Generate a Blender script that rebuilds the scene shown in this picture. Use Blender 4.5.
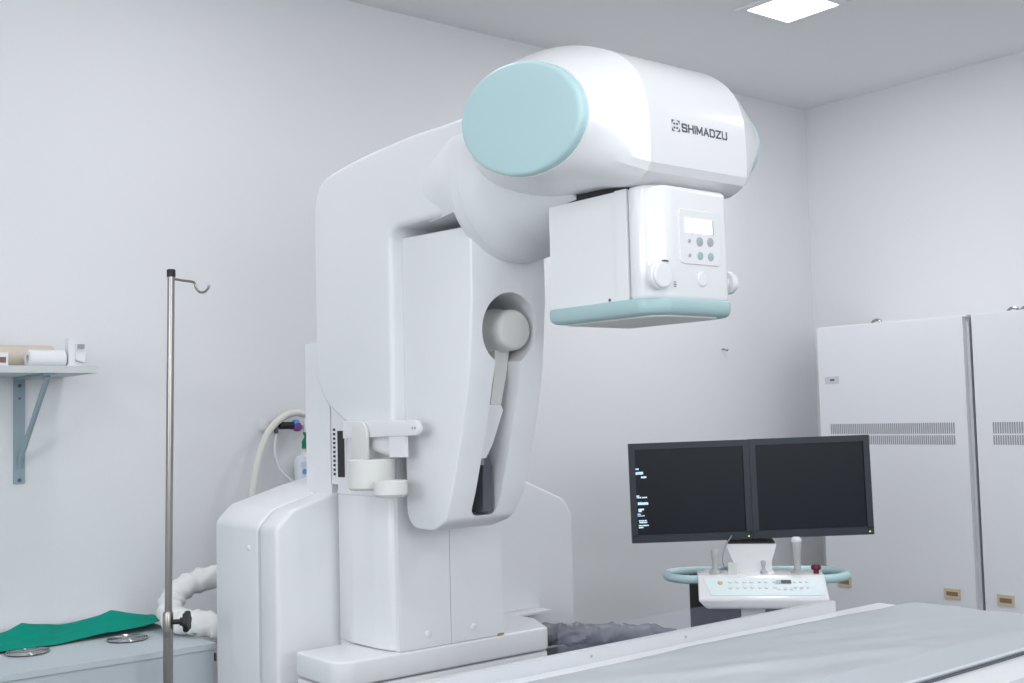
import bpy, bmesh, math, random
from mathutils import Vector, Matrix, noise
random.seed(7)
PI = math.pi
for o in list(bpy.data.objects):
    bpy.data.objects.remove(o)
SC = bpy.context.scene
COL = SC.collection

# ------------------------------------------------------------------ camera, light, exposure
cam_d = bpy.data.cameras.new('camera'); cam = bpy.data.objects.new('camera', cam_d); COL.objects.link(cam)
F_PX, YAW, PITCH, ROLL = 1149.65, math.radians(38.9624), math.radians(3.6915), math.radians(-1.4305)
cam_d.sensor_width = 36.0; cam_d.lens = F_PX * 36.0 / 1024.0; cam_d.clip_start = 0.02
fw = Vector((math.sin(YAW) * math.cos(PITCH), math.cos(YAW) * math.cos(PITCH), math.sin(PITCH)))
rt = Vector((math.cos(YAW), -math.sin(YAW), 0)); up = rt.cross(fw)
r2 = math.cos(ROLL) * rt + math.sin(ROLL) * up; u2 = -math.sin(ROLL) * rt + math.cos(ROLL) * up
M = Matrix((r2, u2, -fw)).transposed().to_4x4(); M.translation = Vector((0, 0, 1.25))
cam.matrix_world = M
SC.camera = cam

SC.view_settings.view_transform = 'Standard'
SC.view_settings.look = 'None'
SC.view_settings.gamma = 1.0
SC.view_settings.use_curve_mapping = False
SC.view_settings.exposure = 0.0

W = bpy.data.worlds.new('world'); SC.world = W; W.use_nodes = True
bg = W.node_tree.nodes['Background']; bg.inputs[0].default_value = (0.86, 0.92, 1.0, 1); bg.inputs[1].default_value = 1.0

CEIL = 2.75
PANELS = [(3.48, 2.59), (3.48, 0.45), (1.30, 0.45), (-0.88, 0.45), (1.30, -1.69), (-0.88, -1.69), (3.48, -1.69), (-0.88, 2.59), (1.30, 2.59)]
PANEL_W = [14, 10, 9, 12, 9, 10, 9, 7, 4]
for (px, py), pw in zip(PANELS, PANEL_W):
    ld = bpy.data.lights.new('panel_light', 'AREA'); ld.shape = 'SQUARE'; ld.size = 0.24; ld.energy = pw
    ld.color = (0.97, 0.985, 1.0)
    lo = bpy.data.objects.new('panel_light', ld); COL.objects.link(lo); lo.location = (px, py, CEIL - 0.012)
# soft fill light from two unseen windows added behind and beside the camera
FILL_WIN_L = (-0.6, 1.8, 1.25, 2.35)      # y0, y1, z0, z1 in the left wall
FILL_WIN_F = (-1.6, 1.6, 1.30, 2.45)      # x0, x1, z0, z1 in the front wall
def fill_light(name, loc, rot, sx, sy, e):
    ld = bpy.data.lights.new(name, 'AREA'); ld.shape = 'RECTANGLE'; ld.size = sx; ld.size_y = sy; ld.energy = e; ld.color = (0.93, 0.965, 1.0)
    lo = bpy.data.objects.new(name, ld); COL.objects.link(lo); lo.location = loc; lo.rotation_euler = rot
fill_light('window_fill', (-2.50, (FILL_WIN_L[0] + FILL_WIN_L[1]) / 2, (FILL_WIN_L[2] + FILL_WIN_L[3]) / 2), (PI / 2, 0, -PI / 2), FILL_WIN_L[1] - FILL_WIN_L[0], FILL_WIN_L[3] - FILL_WIN_L[2], 44)
fill_light('window_fill', ((FILL_WIN_F[0] + FILL_WIN_F[1]) / 2, -2.80, (FILL_WIN_F[2] + FILL_WIN_F[3]) / 2), (PI / 2, 0, 0), FILL_WIN_F[1] - FILL_WIN_F[0], FILL_WIN_F[3] - FILL_WIN_F[2], 60)

# ------------------------------------------------------------------ materials
def mat(name, col, rough=0.5, metal=0.0, noise_scale=0, noise_amt=0.0, bump=0.0, bump_scale=200, coat=0.0, emit=None, estr=0.0, spec=0.5):
    m = bpy.data.materials.new(name); m.use_nodes = True
    nt = m.node_tree; b = nt.nodes['Principled BSDF']
    b.inputs['Base Color'].default_value = (*col, 1); b.inputs['Roughness'].default_value = rough
    b.inputs['Metallic'].default_value = metal; b.inputs['Coat Weight'].default_value = coat
    b.inputs['Specular IOR Level'].default_value = spec
    tc = nt.nodes.new('ShaderNodeTexCoord')
    if noise_scale:
        n = nt.nodes.new('ShaderNodeTexNoise'); n.inputs['Scale'].default_value = noise_scale; n.inputs['Detail'].default_value = 4
        nt.links.new(tc.outputs['Object'], n.inputs['Vector'])
        mx = nt.nodes.new('ShaderNodeMix'); mx.data_type = 'RGBA'
        mx.inputs['A'].default_value = (*[c * (1 - noise_amt) for c in col], 1)
        mx.inputs['B'].default_value = (*[min(1, c * (1 + noise_amt)) for c in col], 1)
        nt.links.new(n.outputs['Fac'], mx.inputs['Factor']); nt.links.new(mx.outputs['Result'], b.inputs['Base Color'])
    if bump:
        n2 = nt.nodes.new('ShaderNodeTexNoise'); n2.inputs['Scale'].default_value = bump_scale; n2.inputs['Detail'].default_value = 3
        nt.links.new(tc.outputs['Object'], n2.inputs['Vector'])
        bp = nt.nodes.new('ShaderNodeBump'); bp.inputs['Strength'].default_value = bump; bp.inputs['Distance'].default_value = 0.002
        nt.links.new(n2.outputs['Fac'], bp.inputs['Height']); nt.links.new(bp.outputs['Normal'], b.inputs['Normal'])
    if emit:
        b.inputs['Emission Color'].default_value = (*emit, 1); b.inputs['Emission Strength'].default_value = estr
    return m

MT = {}
MT['wall'] = mat('painted_wall', (0.775, 0.78, 0.80), 0.85, noise_scale=1.5, noise_amt=0.012, bump=0.15, bump_scale=160)
MT['ceil'] = mat('painted_ceiling', (0.86, 0.86, 0.865), 0.9, noise_scale=1.2, noise_amt=0.01)
MT['floor'] = mat('vinyl_floor', (0.14, 0.145, 0.15), 0.45, noise_scale=6, noise_amt=0.05)
MT['white'] = mat('white_enamel', (0.81, 0.82, 0.84), 0.32, noise_scale=3, noise_amt=0.008)
MT['white_b'] = mat('white_gloss_shell', (0.83, 0.835, 0.85), 0.24, coat=0.25)
MT['offwhite'] = mat('off_white_plastic', (0.74, 0.745, 0.72), 0.45, noise_scale=4, noise_amt=0.01)
MT['paleknob'] = mat('pale_grey_plastic', (0.72, 0.72, 0.70), 0.4)
MT['cabinet'] = mat('cabinet_lacquer', (0.80, 0.81, 0.85), 0.45, noise_scale=5, noise_amt=0.01)
MT['cabinet_edge'] = mat('cabinet_edge', (0.62, 0.63, 0.67), 0.5)
MT['vent'] = mat('vent_slot_grey', (0.36, 0.37, 0.40), 0.6)
MT['teal'] = mat('pale_teal_plastic', (0.50, 0.70, 0.72), 0.38)
MT['teal_b'] = mat('teal_bumper', (0.40, 0.57, 0.58), 0.4)
MT['black'] = mat('black_plastic', (0.012, 0.012, 0.014), 0.5)
MT['dark'] = mat('dark_recess', (0.03, 0.03, 0.035), 0.7)
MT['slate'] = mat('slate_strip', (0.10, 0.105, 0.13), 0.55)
MT['bezel'] = mat('monitor_bezel', (0.022, 0.03, 0.043), 0.42)
MT['screen'] = mat('monitor_screen', (0.007, 0.010, 0.016), 0.35, spec=0.25, emit=(0.10, 0.13, 0.18), estr=0.015)
MT['glyph'] = mat('screen_text', (0.5, 0.6, 0.7), 0.5, emit=(0.62, 0.85, 1.0), estr=0.9)
MT['led'] = mat('green_led', (0.5, 0.7, 0.2), 0.4, emit=(0.8, 1.0, 0.3), estr=0.8)
MT['lcd'] = mat('lit_display', (0.9, 0.95, 1.0), 0.4, emit=(0.95, 0.98, 1.0), estr=0.9)
MT['steel'] = mat('brushed_steel', (0.35, 0.33, 0.31), 0.28, metal=1.0)
MT['chrome'] = mat('chrome', (0.42, 0.42, 0.42), 0.22, metal=1.0)
MT['print'] = mat('dark_print', (0.10, 0.11, 0.14), 0.5)
MT['btn_grey'] = mat('grey_button', (0.42, 0.43, 0.45), 0.5)
MT['btn_teal'] = mat('teal_button', (0.36, 0.48, 0.50), 0.5)
MT['graybox'] = mat('grey_green_enamel', (0.52, 0.575, 0.61), 0.45, noise_scale=4, noise_amt=0.015)
MT['cloth'] = mat('green_drape', (0.004, 0.30, 0.22), 0.9, spec=0.12, noise_scale=25, noise_amt=0.10, bump=0.3, bump_scale=600)
MT['sleeve'] = mat('white_sleeve', (0.80, 0.80, 0.80), 0.7, bump=0.2, bump_scale=120)
MT['gsleeve'] = mat('grey_sleeve', (0.17, 0.175, 0.205), 0.4)
MT['bracket'] = mat('blue_grey_steel', (0.30, 0.38, 0.43), 0.5)
MT['shelf'] = mat('grey_shelf_board', (0.60, 0.63, 0.63), 0.55, noise_scale=8, noise_amt=0.02)
MT['paper'] = mat('white_paper_roll', (0.78, 0.79, 0.81), 0.75)
MT['kraft'] = mat('kraft_roll', (0.62, 0.55, 0.47), 0.8, noise_scale=20, noise_amt=0.05)
MT['brown'] = mat('brown_label', (0.22, 0.13, 0.10), 0.7)
MT['beige'] = mat('beige_handle', (0.62, 0.54, 0.40), 0.5)
MT['beige_in'] = mat('beige_recess', (0.26, 0.17, 0.09), 0.6)
MT['hose'] = mat('ivory_hose', (0.74, 0.73, 0.69), 0.45)
MT['purple'] = mat('purple_plastic', (0.16, 0.05, 0.28), 0.45)
MT['green'] = mat('green_tag', (0.0, 0.20, 0.10), 0.5)
MT['blue'] = mat('blue_print', (0.12, 0.36, 0.75), 0.5)
MT['paleblue'] = mat('pale_blue_bottle', (0.62, 0.72, 0.86), 0.3)
MT['bottle'] = mat('milky_bottle', (0.74, 0.77, 0.82), 0.3)
MT['rail'] = mat('grey_white_rail', (0.64, 0.65, 0.68), 0.4)
MT['red'] = mat('dark_red_button', (0.13, 0.008, 0.03), 0.35)
MT['orange'] = mat('orange_key', (0.72, 0.46, 0.16), 0.5)
MT['panelteal'] = mat('pale_aqua_overlay', (0.66, 0.76, 0.775), 0.45)
MT['joy'] = mat('grey_grip', (0.50, 0.51, 0.52), 0.35)
MT['pad'] = mat('grey_vinyl_pad', (0.47, 0.50, 0.53), 0.42, noise_scale=3, noise_amt=0.03, bump=0.25, bump_scale=14)
MT['pad_edge'] = mat('pale_vinyl_piping', (0.62, 0.65, 0.67), 0.4)
MT['diffuser'] = mat('lamp_diffuser', (1, 1, 1), 0.5, emit=(1, 1, 1), estr=6.0)
MT['tape'] = mat('grey_case', (0.34, 0.35, 0.37), 0.5)
MT['ledmat'] = mat('rust_mark', (0.42, 0.22, 0.10), 0.8)
# clear acrylic with a milky haze
m = bpy.data.materials.new('hazy_acrylic'); m.use_nodes = True; nt = m.node_tree
for n in list(nt.nodes): nt.nodes.remove(n)
out = nt.nodes.new('ShaderNodeOutputMaterial'); mixs = nt.nodes.new('ShaderNodeMixShader'); mixs.inputs[0].default_value = 0.05
tr = nt.nodes.new('ShaderNodeBsdfTransparent'); pb = nt.nodes.new('ShaderNodeBsdfPrincipled')
pb.inputs['Base Color'].default_value = (0.62, 0.66, 0.84, 1); pb.inputs['Roughness'].default_value = 0.3
nt.links.new(tr.outputs[0], mixs.inputs[1]); nt.links.new(pb.outputs[0], mixs.inputs[2]); nt.links.new(mixs.outputs[0], out.inputs[0])
MT['acrylic'] = m
# brushed-steel rings / pad base are plain; the acrylic is the only see-through material

# ------------------------------------------------------------------ object helpers
def thing(name, label, cat, loc=(0, 0, 0), rotz=0.0, group=None):
    o = bpy.data.objects.new(name, None); COL.objects.link(o)
    o.location = loc; o.rotation_euler = (0, 0, rotz); o.empty_display_size = 0.1
    o['label'] = label; o['category'] = cat
    if group: o['group'] = group
    return o

def wmat(o):
    m = Matrix.Identity(4)
    while o is not None:
        m = Matrix.LocRotScale(o.location, o.rotation_euler, o.scale) @ m
        o = o.parent
    return m

def build(name, bm, m, parent=None, local=False, label=None, sharp=38, smooth=True):
    """link a bmesh as ONE mesh object; coordinates are world ones unless local"""
    bmesh.ops.remove_doubles(bm, verts=bm.verts, dist=1e-6)
    bmesh.ops.recalc_face_normals(bm, faces=bm.faces)
    if parent is not None and not local:
        bmesh.ops.transform(bm, matrix=wmat(parent).inverted(), verts=bm.verts)
    if smooth:
        a = math.radians(sharp)
        for f in bm.faces: f.smooth = True
        for e in bm.edges:
            if len(e.link_faces) == 2 and e.calc_face_angle(0) > a: e.smooth = False
    me = bpy.data.meshes.new(name); bm.to_mesh(me); bm.free()
    ms = m if isinstance(m, (list, tuple)) else [m]
    for k in ms: me.materials.append(MT[k])
    o = bpy.data.objects.new(name, me); COL.objects.link(o)
    if parent is not None: o.parent = parent
    if label: o['label'] = label
    return o

def tag(o, label, cat, group=None):
    o['label'] = label; o['category'] = cat
    if group: o['group'] = group
    return o

def struct(name, bm, m):
    o = build(name, bm, m, smooth=False); o['kind'] = 'structure'; return o

def copy_tree(o, parent=None):
    c = o.copy(); COL.objects.link(c); c.parent = parent
    for ch in list(o.children): copy_tree(ch, c)
    return c

def merge(bm, t, mtx=None):
    if mtx is not None: bmesh.ops.transform(t, matrix=mtx, verts=t.verts)
    me = bpy.data.meshes.new('t'); t.to_mesh(me); t.free(); bm.from_mesh(me); bpy.data.meshes.remove(me)

def bev(t, r, seg=3, ang=25):
    if r <= 0: return
    es = [e for e in t.edges if len(e.link_faces) == 2 and e.calc_face_angle(0) > math.radians(ang)]
    bmesh.ops.bevel(t, geom=es, offset=r, offset_type='OFFSET', segments=seg, profile=0.5, affect='EDGES', clamp_overlap=True)

def box(x0, x1, y0, y1, z0, z1, r=0.0, seg=2, bm=None, mtx=None):
    t = bmesh.new()
    v = [t.verts.new(p) for p in ((x0, y0, z0), (x1, y0, z0), (x1, y1, z0), (x0, y1, z0), (x0, y0, z1), (x1, y0, z1), (x1, y1, z1), (x0, y1, z1))]
    for f in ((3, 2, 1, 0), (4, 5, 6, 7), (0, 1, 5, 4), (1, 2, 6, 5), (2, 3, 7, 6), (3, 0, 4, 7)): t.faces.new([v[i] for i in f])
    bev(t, r, seg)
    if bm is None: bm = bmesh.new()
    merge(bm, t, mtx); return bm

def fillet(pts, rads, n=6):
    """round the corners of a closed 2D polygon"""
    out = []; N = len(pts)
    if not isinstance(rads, (list, tuple)): rads = [rads] * N
    for i in range(N):
        p = Vector(pts[i]); a = Vector(pts[i - 1]) - p; b = Vector(pts[(i + 1) % N]) - p; r = rads[i]
        if r <= 1e-6: out.append(tuple(p)); continue
        la, lb = a.length, b.length; a /= la; b /= lb
        ang = math.acos(max(-1, min(1, a.dot(b))))
        if ang > PI - 0.02: out.append(tuple(p)); continue
        d = min(r / math.tan(ang / 2), la * 0.49, lb * 0.49); r = d * math.tan(ang / 2)
        c = p + (a + b).normalized() * (r / math.sin(ang / 2))
        s = p + a * d - c; e = p + b * d - c
        a0 = math.atan2(s.y, s.x); a1 = math.atan2(e.y, e.x); da = (a1 - a0 + PI) % (2 * PI) - PI
        for k in range(n + 1):
            t = a0 + da * k / n; out.append((c.x + r * math.cos(t), c.y + r * math.sin(t)))
    return out

def prism(pts, axis, a, b, r=0.0, seg=3, bm=None, mtx=None, ang=40):
    """extrude a 2D polygon along axis from a to b and round its end edges"""
    def P(q, h): return {'x': (h, q[0], q[1]), 'y': (q[0], h, q[1]), 'z': (q[0], q[1], h)}[axis]
    t = bmesh.new()
    A = [t.verts.new(P(q, a)) for q in pts]; Bv = [t.verts.new(P(q, b)) for q in pts]
    t.faces.new(A); t.faces.new(Bv[::-1]); n = len(pts)
    for i in range(n): t.faces.new((A[i], A[(i + 1) % n], Bv[(i + 1) % n], Bv[i]))
    bmesh.ops.recalc_face_normals(t, faces=t.faces)
    bev(t, r, seg, ang)
    if bm is None: bm = bmesh.new()
    merge(bm, t, mtx); return bm

def loft(rings, bm=None, cap0=True, cap1=True, closed=True):
    if bm is None: bm = bmesh.new()
    R = [[bm.verts.new(p) for p in ring] for ring in rings]
    for i in range(len(R) - 1):
        n = len(R[i])
        for j in range(n if closed else n - 1):
            k = (j + 1) % n; bm.faces.new((R[i][j], R[i][k], R[i + 1][k], R[i + 1][j]))
    if cap0: bm.faces.new(R[0][::-1])
    if cap1: bm.faces.new(R[-1])
    return bm

def lathe(prof, origin=(0, 0, 0), axis=(0, 0, 1), n=32, bm=None, cap=True):
    """prof: list of (radius, height along axis)"""
    q = Vector((0, 0, 1)).rotation_difference(Vector(axis).normalized()); o = Vector(origin)
    rings = [[o + q @ Vector((r * math.cos(2 * PI * k / n), r * math.sin(2 * PI * k / n), h)) for k in range(n)] for r, h in prof]
    return loft(rings, bm, cap, cap)

def smooth_path(pts, n=8, closed=False):
    P = [Vector(p) for p in pts]; out = []; N = len(P)
    for i in range(N if closed else N - 1):
        if closed: a, b, c, d = P[i - 1], P[i], P[(i + 1) % N], P[(i + 2) % N]
        else: a, b, c, d = P[max(i - 1, 0)], P[i], P[i + 1], P[min(i + 2, N - 1)]
        for k in range(n):
            t = k / n
            out.append(0.5 * ((2 * b) + (c - a) * t + (2 * a - 5 * b + 4 * c - d) * t * t + (3 * b - a - 3 * c + d) * t ** 3))
    if not closed: out.append(P[-1])
    return out

def tube(pts, r, n=12, bm=None, closed=False, rfun=None):
    P = [Vector(p) for p in pts]; N = len(P); rings = []
    t0 = (P[1] - P[0]).normalized(); nrm = t0.orthogonal().normalized()
    for i in range(N):
        if closed: t = (P[(i + 1) % N] - P[i - 1]).normalized()
        else: t = (P[min(i + 1, N - 1)] - P[max(i - 1, 0)]).normalized()
        nrm = (nrm - t * nrm.dot(t)).normalized(); bn = t.cross(nrm)
        rings.append([P[i] + (nrm * math.cos(2 * PI * k / n) + bn * math.sin(2 * PI * k / n)) * (rfun(i / (N - 1), 2 * PI * k / n) if rfun else r) for k in range(n)])
    if closed: rings.append(rings[0])
    return loft(rings, bm, not closed, not closed)

def stroke(bm, pts, w, plane, d0, d1):
    """a flat pen stroke along a 2D polyline; plane(u, v, d) -> 3D"""
    for (a, b) in zip(pts[:-1], pts[1:]):
        A = Vector(a); Bb = Vector(b); t = (Bb - A).normalized(); nn = Vector((-t.y, t.x)) * w / 2
        A = A - t * w * 0.5; Bb = Bb + t * w * 0.5
        c = [A + nn, Bb + nn, Bb - nn, A - nn]
        lo = [bm.verts.new(plane(p.x, p.y, d0)) for p in c]; hi = [bm.verts.new(plane(p.x, p.y, d1)) for p in c]
        bm.faces.new(hi); bm.faces.new(lo[::-1])
        for i in range(4): bm.faces.new((lo[i], lo[(i + 1) % 4], hi[(i + 1) % 4], hi[i]))

# ------------------------------------------------------------------ the room
XL, XR, YF, YB = -2.4, 4.759, -2.7, 3.493
T = 0.12
struct('floor', box(XL - T, XR + T, YF - T, YB + T, -T, 0), 'floor')
struct('ceiling', box(XL - T, XR + T, YF - T, YB + T, CEIL, CEIL + T), 'ceil')
struct('wall_back', box(XL - T, XR + T, YB, YB + T, 0, CEIL), 'wall')
struct('wall_right', box(XR, XR + T, YF, YB, 0, CEIL), 'wall')
bm = box(XL - T, XL, YF, FILL_WIN_L[0], 0, CEIL); box(XL - T, XL, FILL_WIN_L[1], YB, 0, CEIL, bm=bm)
box(XL - T, XL, FILL_WIN_L[0], FILL_WIN_L[1], 0, FILL_WIN_L[2], bm=bm); box(XL - T, XL, FILL_WIN_L[0], FILL_WIN_L[1], FILL_WIN_L[3], CEIL, bm=bm)
struct('wall_left', bm, 'wall')
bm = box(XL - T, FILL_WIN_F[0], YF - T, YF, 0, CEIL); box(FILL_WIN_F[1], XR + T, YF - T, YF, 0, CEIL, bm=bm)
box(FILL_WIN_F[0], FILL_WIN_F[1], YF - T, YF, 0, FILL_WIN_F[2], bm=bm); box(FILL_WIN_F[0], FILL_WIN_F[1], YF - T, YF, FILL_WIN_F[3], CEIL, bm=bm)
struct('wall_front', bm, 'wall')
def bars(a0, a1, z0, z1, w, d0, d1, ax):
    bm = bmesh.new()
    def b(u0, u1, v0, v1):
        if ax == 'x': box(d0, d1, u0, u1, v0, v1, 0, 1, bm)
        else: box(u0, u1, d0, d1, v0, v1, 0, 1, bm)
    b(a0, a1, z0, z0 + w); b(a0, a1, z1 - w, z1); b(a0, a0 + w, z0 + w, z1 - w); b(a1 - w, a1, z0 + w, z1 - w)
    m_ = (a0 + a1) / 2; b(m_ - w / 2, m_ + w / 2, z0 + w, z1 - w)
    return bm
struct('fill_window_1', bars(*FILL_WIN_L, 0.05, XL - 0.06, XL - 0.01, 'x'), 'white')  # unseen window, added to carry the fill light from the left
struct('fill_window_2', bars(*FILL_WIN_F, 0.05, YF - 0.06, YF - 0.01, 'y'), 'white')  # unseen window, added as the source of the frontal fill light

# ceiling panels
def ceiling_light(x, y, label, group=None):
    t = thing('ceiling_light', label, 'ceiling light', (x, y, CEIL), 0, group)
    bm = bmesh.new()
    h, w = 0.15, 0.03
    for a in ((x - h, x + h, y - h, y - h + w), (x - h, x + h, y + h - w, y + h), (x - h, x - h + w, y - h + w, y + h - w), (x + h - w, x + h, y - h + w, y + h - w)):
        box(*a, CEIL - 0.008, CEIL, 0.002, 1, bm)
    build('frame', bm, 'white', t)
    build('diffuser', box(x - 0.1195, x + 0.1195, y - 0.1195, y + 0.1195, CEIL - 0.005, CEIL, 0), 'diffuser', t, label='glowing square diffuser')
    return t
ceiling_light(*PANELS[0], 'small square glowing ceiling panel light at the top right, above the monitors')
for p, w_ in zip(PANELS[1:], ('above the near end of the right wall', 'above the near side of the table', 'above the left of the camera', 'straight behind the camera', 'behind the camera to the left', 'behind the camera to the right', 'in the far left corner', 'above the drip stand')):
    ceiling_light(*p, 'small square ceiling panel light outside the picture, ' + w_, 'ceiling panels outside the picture')

# small screw hook high on the back wall
tag(build('wall_hook', tube([(4.063, 3.492, 1.53), (4.063, 3.478, 1.53), (4.068, 3.472, 1.525), (4.075, 3.472, 1.522), (4.08, 3.472, 1.53)], 0.0035, 6), 'steel'),
    'tiny metal hook screwed into the bare wall right of the machine', 'hook')

# ------------------------------------------------------------------ electrical cabinets by the right wall
def cabinet(y0, y1, label, plates, vent, eyes, sticker):
    X = 4.30; H = 1.605
    t = thing('electrical_cabinet', label, 'cabinet', (4.53, (y0 + y1) / 2, 0), 0, 'tall cabinets along the right wall')
    build('body', box(X + 0.02, XR - 0.005, y0 + 0.004, y1 - 0.004, 0, H - 0.004, 0.004), 'cabinet_edge', t)
    door = build('door', box(X, X + 0.022, y0 + 0.020, y1 - 0.002, 0.06, H, 0.004), 'cabinet', t)
    build('top_panel', box(X + 0.006, XR - 0.005, y0 + 0.004, y1 - 0.004, H - 0.004, H + 0.004, 0.003), 'cabinet', t)
    for k, (z0, z1) in enumerate(((1.134, 1.178), (1.090, 1.127))):
        bm = bmesh.new(); n = int((vent[1] - vent[0]) / 0.0095)
        for i in range(n):
            yy = vent[0] + (i + 0.5) * (vent[1] - vent[0]) / n
            box(X - 0.0012, X, yy - 0.0029, yy + 0.0029, z0, z1, 0, 1, bm)
        o = build('vent_slots', bm, 'vent', door, smooth=False, label='row of narrow grey ventilation slots'); o['kind'] = 'stuff'
    for (ya, yb, za, zb) in plates:
        h = build('handle', box(X - 0.004, X, ya, yb, za, zb, 0.002, 1), 'beige', door, label='beige recessed pull')
        # the recess is a sunk finger slot: rim bars stand proud of a dark floor
        m_ = 0.010
        # third level is 'handle', so the slot belongs to the door as well
        build('handle_slot', box(X - 0.0048, X - 0.0035, ya + m_, yb - m_, za + 0.012, zb - 0.013, 0), 'beige_in', door, label='dark brown finger slot')
    for (ye, xe) in eyes:
        build('lifting_eye', tube([(xe, ye + 0.024 * math.cos(a), H + 0.004 + 0.020 * max(0, math.sin(a))) for a in [PI * k / 10 for k in range(11)]], 0.006, 8), 'steel', t, label='metal lifting eye')
    if sticker:
        s = build('label_plate', box(X - 0.0015, X, 3.035, 3.108, 1.356, 1.388, 0.0005, 1), 'cabinet_edge', door, label='small grey label plate')
        build('label_mark', box(X - 0.0020, X - 0.0015, 3.058, 3.082, 1.368, 1.376, 0), 'print', door)
    return t
cabinet(2.421, 3.144, 'tall pale grey cabinet standing in the corner, partly hidden by the right monitor',
        [(3.016, 3.084, 0.470, 0.511), (2.506, 2.576, 0.472, 0.513)], (2.495, 3.090), [(2.90, 4.40)], True)
cabinet(1.690, 2.405, 'tall pale grey cabinet cut off by the right edge of the picture',
        [(2.283, 2.352, 0.468, 0.511), (1.772, 1.842, 0.47, 0.513)], (1.76, 2.337), [(2.29, 4.42), (2.235, 4.42)], False)

# ------------------------------------------------------------------ the X-ray machine
MX = thing('xray_machine', 'large white and teal x-ray machine with overhanging tube head, standing behind the table', 'x-ray machine', (1.62, 2.45, 0))

# rear housing: a low wide block with sloping shoulders
bo = [(1.266, 0), (1.266, 1.000), (1.306, 1.040), (1.45, 1.082), (1.62, 1.118), (1.86, 1.112), (2.04, 1.066), (2.168, 1.012), (2.196, 0.965), (2.196, 0)]
bof = fillet(bo, [0, 0.03, 0.05, 0.1, 0.2, 0.2, 0.1, 0.05, 0.04, 0], 5)
build('housing_front', prism(bof, 'y', 2.46, 2.5455, 0.010, 3), 'white', MX, label='front shell of the low rear housing')
inner = [(x * 0.994 + 1.731 * 0.006, z - 0.004) for x, z in bof]
hr = build('housing_rear', prism(bof, 'y', 2.5490, 2.80, 0.018, 4), 'white', MX, label='rear shell of the low rear housing')
build('housing_joint', prism([(x, max(z, 0.0)) for x, z in inner], 'y', 2.53, 2.57, 0), 'cabinet_edge', MX)
build('screw_cap', lathe([(0.007, 0), (0.007, 0.003), (0.004, 0.005)], (1.266, 2.60, 0.945), (-1, 0, 0), 14), 'white_b', hr)
build('ledge', box(1.90, 2.06, 2.405, 2.462, 0.716, 0.722, 0.002, 1), 'white', MX, label='thin white ledge at the foot of the housing')

# plinth
pl = fillet([(1.273, 2.196), (1.868, 2.196), (1.925, 2.315), (1.925, 2.455), (1.43, 2.455), (1.43, 2.385), (1.273, 2.385)], [0.05, 0.015, 0.01, 0, 0, 0, 0.006], 6)
build('plinth', prism(pl, 'z', 0.672, 0.727, 0.008, 3), 'white', MX, label='white slab the column stands on')
pl2 = [(1.6 + (x - 1.6) * 0.995, 2.33 + (y - 2.33) * 0.985) for x, y in pl]
build('plinth_skirt', prism(pl2, 'z', 0.0, 0.668, 0.004, 2), 'white', MX)

# lower column: left cover with a rounded corner and two front covers
lc = fillet([(1.420, 2.440), (1.411, 2.360), (1.414, 2.270), (1.424, 2.216), (1.450, 2.208), (1.62, 2.208), (1.62, 2.440)], [0.0, 0.1, 0.08, 0.03, 0.02, 0, 0], 6)
bm = prism(lc, 'z', 0.728, 1.075, 0.006, 2)
top = [(1.45 + (x - 1.45) * 0.72, 2.3 + (y - 2.3) * 0.93) for x, y in lc]
loft([[(x, y, 1.074) for x, y in lc], [(1.45 + (x - 1.45) * .9, 2.3 + (y - 2.3) * 0.98, 1.11) for x, y in lc], [(x, y, 1.16) for x, y in top], [(x, y, 1.5) for x, y in top]], bm)
build('column_side_cover', bm, 'white', MX, label='side cover of the column with a rounded front corner')
fc1 = build('column_front_cover', box(1.4335, 1.5745, 2.198, 2.30, 0.728, 1.40, 0.007, 3), 'white', MX)
fc2 = build('column_front_cover', box(1.5760, 1.7290, 2.198, 2.43, 0.728, 1.40, 0.007, 3), 'white', MX)
for fx, fz, fc in ((1.510, 0.758, fc1), (1.640, 0.757, fc2)):
    build('screw_cap', lathe([(0.008, 0), (0.008, 0.002), (0.005, 0.003)], (fx, 2.198, fz), (0, -1, 0), 14), 'white_b', fc)
build('rust_stain', box(1.711, 1.7285, 2.1955, 2.1985, 0.7275, 0.732, 0.001, 1), 'ledmat', MX, label='small rusty mark at the foot of the column')

# mast behind the carriage, with a dark belt slot and a perforated strip
build('mast', box(1.420, 1.70, 2.4655, 2.590, 0.9, 1.443, 0.008, 3), 'white', MX, label='fixed mast behind the carriage')
build('mast_cover', box(1.420, 1.50, 2.400, 2.468, 1.095, 1.300, 0.003, 2), 'white', MX)
build('belt_slot', box(1.4185, 1.45, 2.4035, 2.4340, 1.113, 1.224, 0), 'black', MX, label='black slot in the mast')
for k in range(11):
    build('perforation', box(1.4187, 1.4215, 2.4460, 2.4550, 1.117 + k * 0.0107, 1.1225 + k * 0.0107, 0.0008, 1), 'dark', MX)

# carriage: the big C-shaped arm
cp = [(2.150, 1.160), (2.150, 1.674), (1.955, 1.674), (1.862, 1.684), (1.862, 1.866)]
cp += [(p.x, p.y) for p in smooth_path([(1.95, 1.866, 0), (2.07, 1.868, 0), (2.25, 1.861, 0), (2.37, 1.850, 0), (2.445, 1.836, 0), (2.481, 1.802, 0), (2.492, 1.75, 0)], 4)]
cp += [(2.492, 1.345), (2.438, 1.285), (2.355, 1.243), (2.255, 1.180)]
cpf = fillet(cp, [0.012, 0.032, 0.08, 0.0, 0.0] + [0] * (len(cp) - 9) + [0.07, 0.10, 0.10, 0.06], 6)
build('carriage_arm', prism(cpf, 'x', 1.394, 1.67, 0.024, 6), 'white', MX, label='big smooth C-shaped carriage arm')

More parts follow.
